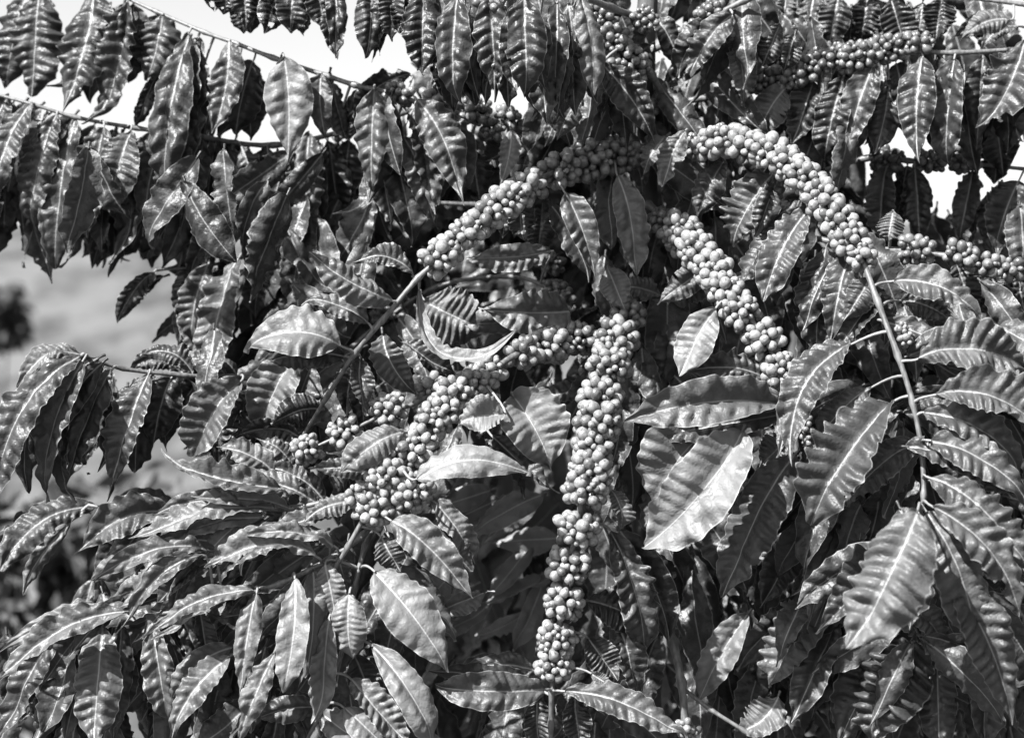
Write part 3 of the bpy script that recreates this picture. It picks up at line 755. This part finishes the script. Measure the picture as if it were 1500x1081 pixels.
CL = """
front_left 905 228 30 20 19 .75
front_left 862 236 32 22 20 .8
front_left 820 250 28 20 20 .9
front_left 772 274 27 20 21 1.2
front_left 742 296 27 18 21 1.3
front_left 712 318 25 18 21 1.3
front_left 682 342 25 18 21 1.35
front_left 645 376 27 20 21 1.35
top_left 782 196 26 18 19 .8
top_left 770 222 20 14 18 .8
top_left 742 172 18 14 17 1.1
top_left 695 163 22 18 17 1.0
top_left 632 150 18 16 16 1.1
top_left 584 138 17 16 16 1.0
top_left 722 190 18 12 17 1.0
right_arch 1022 214 22 18 20 1.2
right_arch 1055 206 26 20 21 1.3
right_arch 1092 212 27 20 21 1.35
right_arch 1128 222 27 18 21 1.35
right_arch 1156 240 27 18 21 1.35
right_arch 1180 262 27 18 21 1.35
right_arch 1203 290 28 18 21 1.3
right_arch 1226 322 27 18 20 1.3
right_arch 1246 352 27 18 19 1.3
right_arch 1262 376 22 12 18 1.3
centre_right 972 326 22 16 18 .9
centre_right 998 342 30 20 19 1.1
centre_right 1022 368 29 20 20 1.25
centre_right 1044 398 29 20 20 1.3
centre_right 1062 424 28 18 20 1.3
centre_right 1086 456 28 18 20 1.35
centre_right 1118 497 28 18 20 1.35
centre_right 1144 545 29 20 21 1.35
centre_right 1154 590 15 13 19 1.3
centre_down 918 462 26 16 18 .9
centre_down 902 500 32 22 21 1.2
centre_down 893 535 32 20 21 1.2
centre_down 880 585 32 20 20 1.2
centre_down 876 618 34 20 20 1.25
centre_down 868 655 30 20 19 1.2
centre_down 864 692 35 20 21 1.25
centre_down 857 722 33 14 20 1.3
centre_down 847 775 33 17 21 1.35
centre_down 833 828 31 17 20 1.35
centre_down 826 882 30 17 20 1.35
centre_down 816 936 28 17 18 1.35
centre_down 811 975 27 15 18 1.35
low_left 848 496 26 20 19 .8
low_left 806 506 28 22 20 1.2
low_left 768 516 24 18 20 1.3
low_left 714 545 25 17 19 1.35
low_left 690 560 25 16 19 1.35
low_left 662 580 29 18 20 1.35
low_left 640 610 29 20 20 1.35
low_left 610 655 28 22 20 1.35
low_left 574 672 19 14 17 1.35
low_left 566 700 29 22 20 1.35
low_left 604 718 29 20 20 1.35
low_left 545 748 27 17 19 1.35
low_left 520 726 16 12 17 1.3
low_left 578 738 18 14 17 1.3
thin_left 632 568 20 16 18 1.3
thin_left 568 600 25 19 18 1.3
thin_left 505 634 24 18 17 1.3
thin_left 449 658 22 15 15 1.3
top_right 1118 118 21 18 17 .9
top_right 1160 110 22 18 17 .85
top_right 1190 100 22 18 17 .8
top_right 1214 86 24 18 17 .8
top_right 1254 84 24 20 16 .8
top_right 1298 72 22 18 16 .75
top_right 1346 64 18 16 16 .7
crown_fruit 886 34 20 16 15 .8
crown_fruit 898 58 22 18 16 .8
crown_fruit 922 96 28 22 17 .9
crown_fruit 945 28 18 14 14 .8
crown_right 1042 24 22 18 15 .8
crown_right 1010 52 18 16 15 .9
crown_right 1060 50 16 16 15 .8
crown_left 716 8 16 14 16 1.1
east_back 1300 234 20 18 15 .7
east_back 1362 236 18 16 15 .7
east_back 1412 232 22 18 15 .7
east_mid 1342 366 22 20 17 .9
east_mid 1408 374 20 18 17 .9
east_mid 1442 388 18 18 17 .9
east_mid 1482 394 18 18 17 .9
west_high 505 190 16 14 15 .8
inner_left 806 384 16 16 14 .7
inner_left 818 430 18 18 15 .7
inner_left 560 462 14 12 14 .8
crown_fruit 870 -5 20 16 15 .8
centre_right 940 160 22 20 15 .8
low_right 1003 1066 14 10 15 1.2
low_twig 1012 1070 10 8 16 1.1
right_arch 1325 490 8 14 14 1.2
centre_right 1182 632 8 20 13 1.2
"""
for k, ln in enumerate(CL.strip().splitlines()):
    f = ln.split(); cluster(f[0], *map(float, f[1:6]), tone=float(f[6]), seed=300+k)

# ------------------------------------------------------------------ ground and hillside
def hgt(x, y):
    d = max(0, y-6)
    h = 0.02*d if d < 10 else 0.2+(d-10)*0.165
    if d > 38: h = 0.2+28*0.165+(d-38)*.06
    if d > 150: h = 11.54+(d-150)*.01
    h += .05*mnoise.noise(Vector((x*.5, y*.5, 0)))+0.6*min(1, d/30)*mnoise.noise(Vector((x*.07, y*.07, 3)))
    return h
ys = np.concatenate([np.linspace(-8, 30, 60), np.geomspace(31, 700, 70)]); nx = 90
V = []; 
for y in ys:
    wdt = 12+abs(y)*0.9
    for i in range(nx): 
        x = (i/(nx-1)*2-1)*wdt
        V.append((x, y, hgt(x, y)))
i = np.arange(len(ys)-1)[:, None]*nx+np.arange(nx-1)[None]
F = np.stack([i, i+1, i+nx+1, i+nx], -1).reshape(-1, 4)
mg, t, b = node_mat('dry_grass_hillside'); L = t.links.new
tc = N(t, 'ShaderNodeTexCoord')
hm = N(t, 'ShaderNodeMapping'); hm.inputs['Scale'].default_value = (1, .3, 1); L(tc.outputs['Object'], hm.inputs[0])
a1 = N(t, 'ShaderNodeTexNoise'); L(hm.outputs[0], a1.inputs['Vector']); a1.inputs['Scale'].default_value = 1.0; a1.inputs['Detail'].default_value = 8
a2 = N(t, 'ShaderNodeTexNoise'); L(hm.outputs[0], a2.inputs['Vector']); a2.inputs['Scale'].default_value = 5; a2.inputs['Detail'].default_value = 6
mxv = M(t, 'ADD', M(t, 'MULTIPLY', a1.outputs['Fac'], .7), M(t, 'MULTIPLY', a2.outputs['Fac'], .3))
cr = N(t, 'ShaderNodeValToRGB'); L(mxv, cr.inputs[0])
cr.color_ramp.elements[0].position = .43; cr.color_ramp.elements[0].color = (.022,)*3+(1,)
cr.color_ramp.elements[1].position = .56; cr.color_ramp.elements[1].color = (.080,)*3+(1,)
L(cr.outputs[0], b.inputs['Base Color']); b.inputs['Roughness'].default_value = .95
g = mk('ground', V, F, mg, None, origin=Vector((0, 0, 0)), kind='structure')

# ------------------------------------------------------------------ plants behind
def bush(name, x, y, d, rx, rz, n, label, cat, lsize=.09, tone=(.7, 1.4), seed=1, group=None):
    """a leafy plant centred on photo pixel (x, y) at distance d: stems from the ground, crown of many leaf faces"""
    r = random.Random(seed); c = at(x, y, d); gz = hgt(c.x, c.y)
    root = empty(name, (c.x, c.y, gz), label, cat, 'shrubs on the hillside')
    Vs, Fs = [], []; off = 0
    for k in range(5):
        e = np.array([c.x+r.uniform(-.6, .6)*rx, c.y+r.uniform(-.5, .5)*rx, c.z+r.uniform(-.1, .5)*rz]); s0 = np.array([c.x+r.uniform(-.05, .05)*rx, c.y, gz-.02])
        P = crom([s0, s0*.5+e*.5+np.array([r.uniform(-.1, .1)*rx, 0, .1*rz]), e], 5)
        Vt, Ft = tube(P, np.linspace(.035, .008, len(P))*max(.4, rx), 6); Vs.append(Vt); Fs.append(Ft+off); off += len(Vt)
    mk('stem', np.vstack(Vs), np.vstack(Fs), MBARK, root)
    Vs, Fs, To = [], [], []; off = 0
    lobes = [(np.array([r.gauss(0, .42)*rx, r.gauss(0, .4)*rx, r.gauss(0, .38)*rz]), r.uniform(.25, .5)) for _ in range(14)]
    for k in range(n):
        lc, lr = r.choice(lobes); v = np.array([r.gauss(0, 1) for _ in range(3)]); v /= np.linalg.norm(v)
        p = np.array(c)+lc+v*np.array([rx, rx, rz])*lr*r.random()**.4
        dr = v*.6+np.array([r.gauss(0, .4), r.gauss(0, .4), -.7]); dr /= np.linalg.norm(dr)
        sd_ = np.cross(dr, [r.gauss(0, 1), r.gauss(0, 1), r.gauss(0, 1)]); sd_ /= np.linalg.norm(sd_)+1e-6; nn = np.cross(dr, sd_)
        l = lsize*r.uniform(.6, 1.3)
        Vs.append(np.array([p, p+dr*l*.5+sd_*l*.2-nn*.05*l, p+dr*l+0*sd_, p+dr*l*.5-sd_*l*.2-nn*.05*l]))
        Fs.append(np.array([[0, 1, 2, 3]])+off); off += 4; To.append(np.full(4, r.uniform(*tone)))
    mk('crown', np.vstack(Vs), np.vstack(Fs), MBUSH, root, attrs={'tone': np.concatenate(To)}, smooth=False)
    return root
bush('shrub', -8, 458, 9.0, .13, .15, 900, 'dark rounded shrub standing out of focus on the hillside at the far left', 'shrub', .10, (.4, .9), 3)
bush('shrub', 40, 850, 3.2, .36, .30, 1500, 'blurred low shrub in the lower left corner behind the drooping leaves', 'shrub', .12, (.8, 2.2), 5)

def back_tree(x, d, label, seed, n, ylo, yhi, half):
    r = random.Random(seed); c = at(x, 600, d)
    root = empty('coffee_tree', (c.x, d, hgt(c.x, d)), label, 'coffee tree', 'coffee trees standing behind the fruiting one')
    P = crom([(c.x, d, hgt(c.x, d)-.02), (c.x+.03, d, .8), (c.x-.02, d, 1.5), (c.x, d, at(x, yhi, d).z)], 6)
    V, F = tube(P, np.linspace(.022, .008, len(P)), 8); mk('trunk', V, F, MBARK, root)
    kws = []
    for k in range(n):
        px = x+r.gauss(0, .5)*half; py = r.uniform(yhi, ylo); dd = d+r.uniform(-.35, .35); L_ = r.uniform(100, 160)*2.4/(2.4+d)
        a = r.gauss(0, .5)+(1 if px > x else -1)*.5
        sc = PX*(dd-CAMY)/2.4
        kws.append(dict(base=at(px, py, dd), tip=at(px+math.sin(a)*L_, py+math.cos(a)*L_*.9, dd-r.uniform(-.03, .06)), width=L_*.38*sc, bow=r.uniform(-8, 8)*sc, roll=r.uniform(-50, 50), fold=20,
             tone=r.uniform(1.0, 2.2), bulge=.1, seed=seed*1000+k, res=(24, 3)))
    joined('crown', root, kws, MLEAF, kind=None)
back_tree(740, .95, 'blurred younger coffee tree seen through the dark gap left of the hanging berry string', 21, 170, 1350, 690, 260)
back_tree(1180, 1.15, 'shaded coffee tree behind the lower right boughs of the fruiting one', 22, 200, 1350, 380, 360)
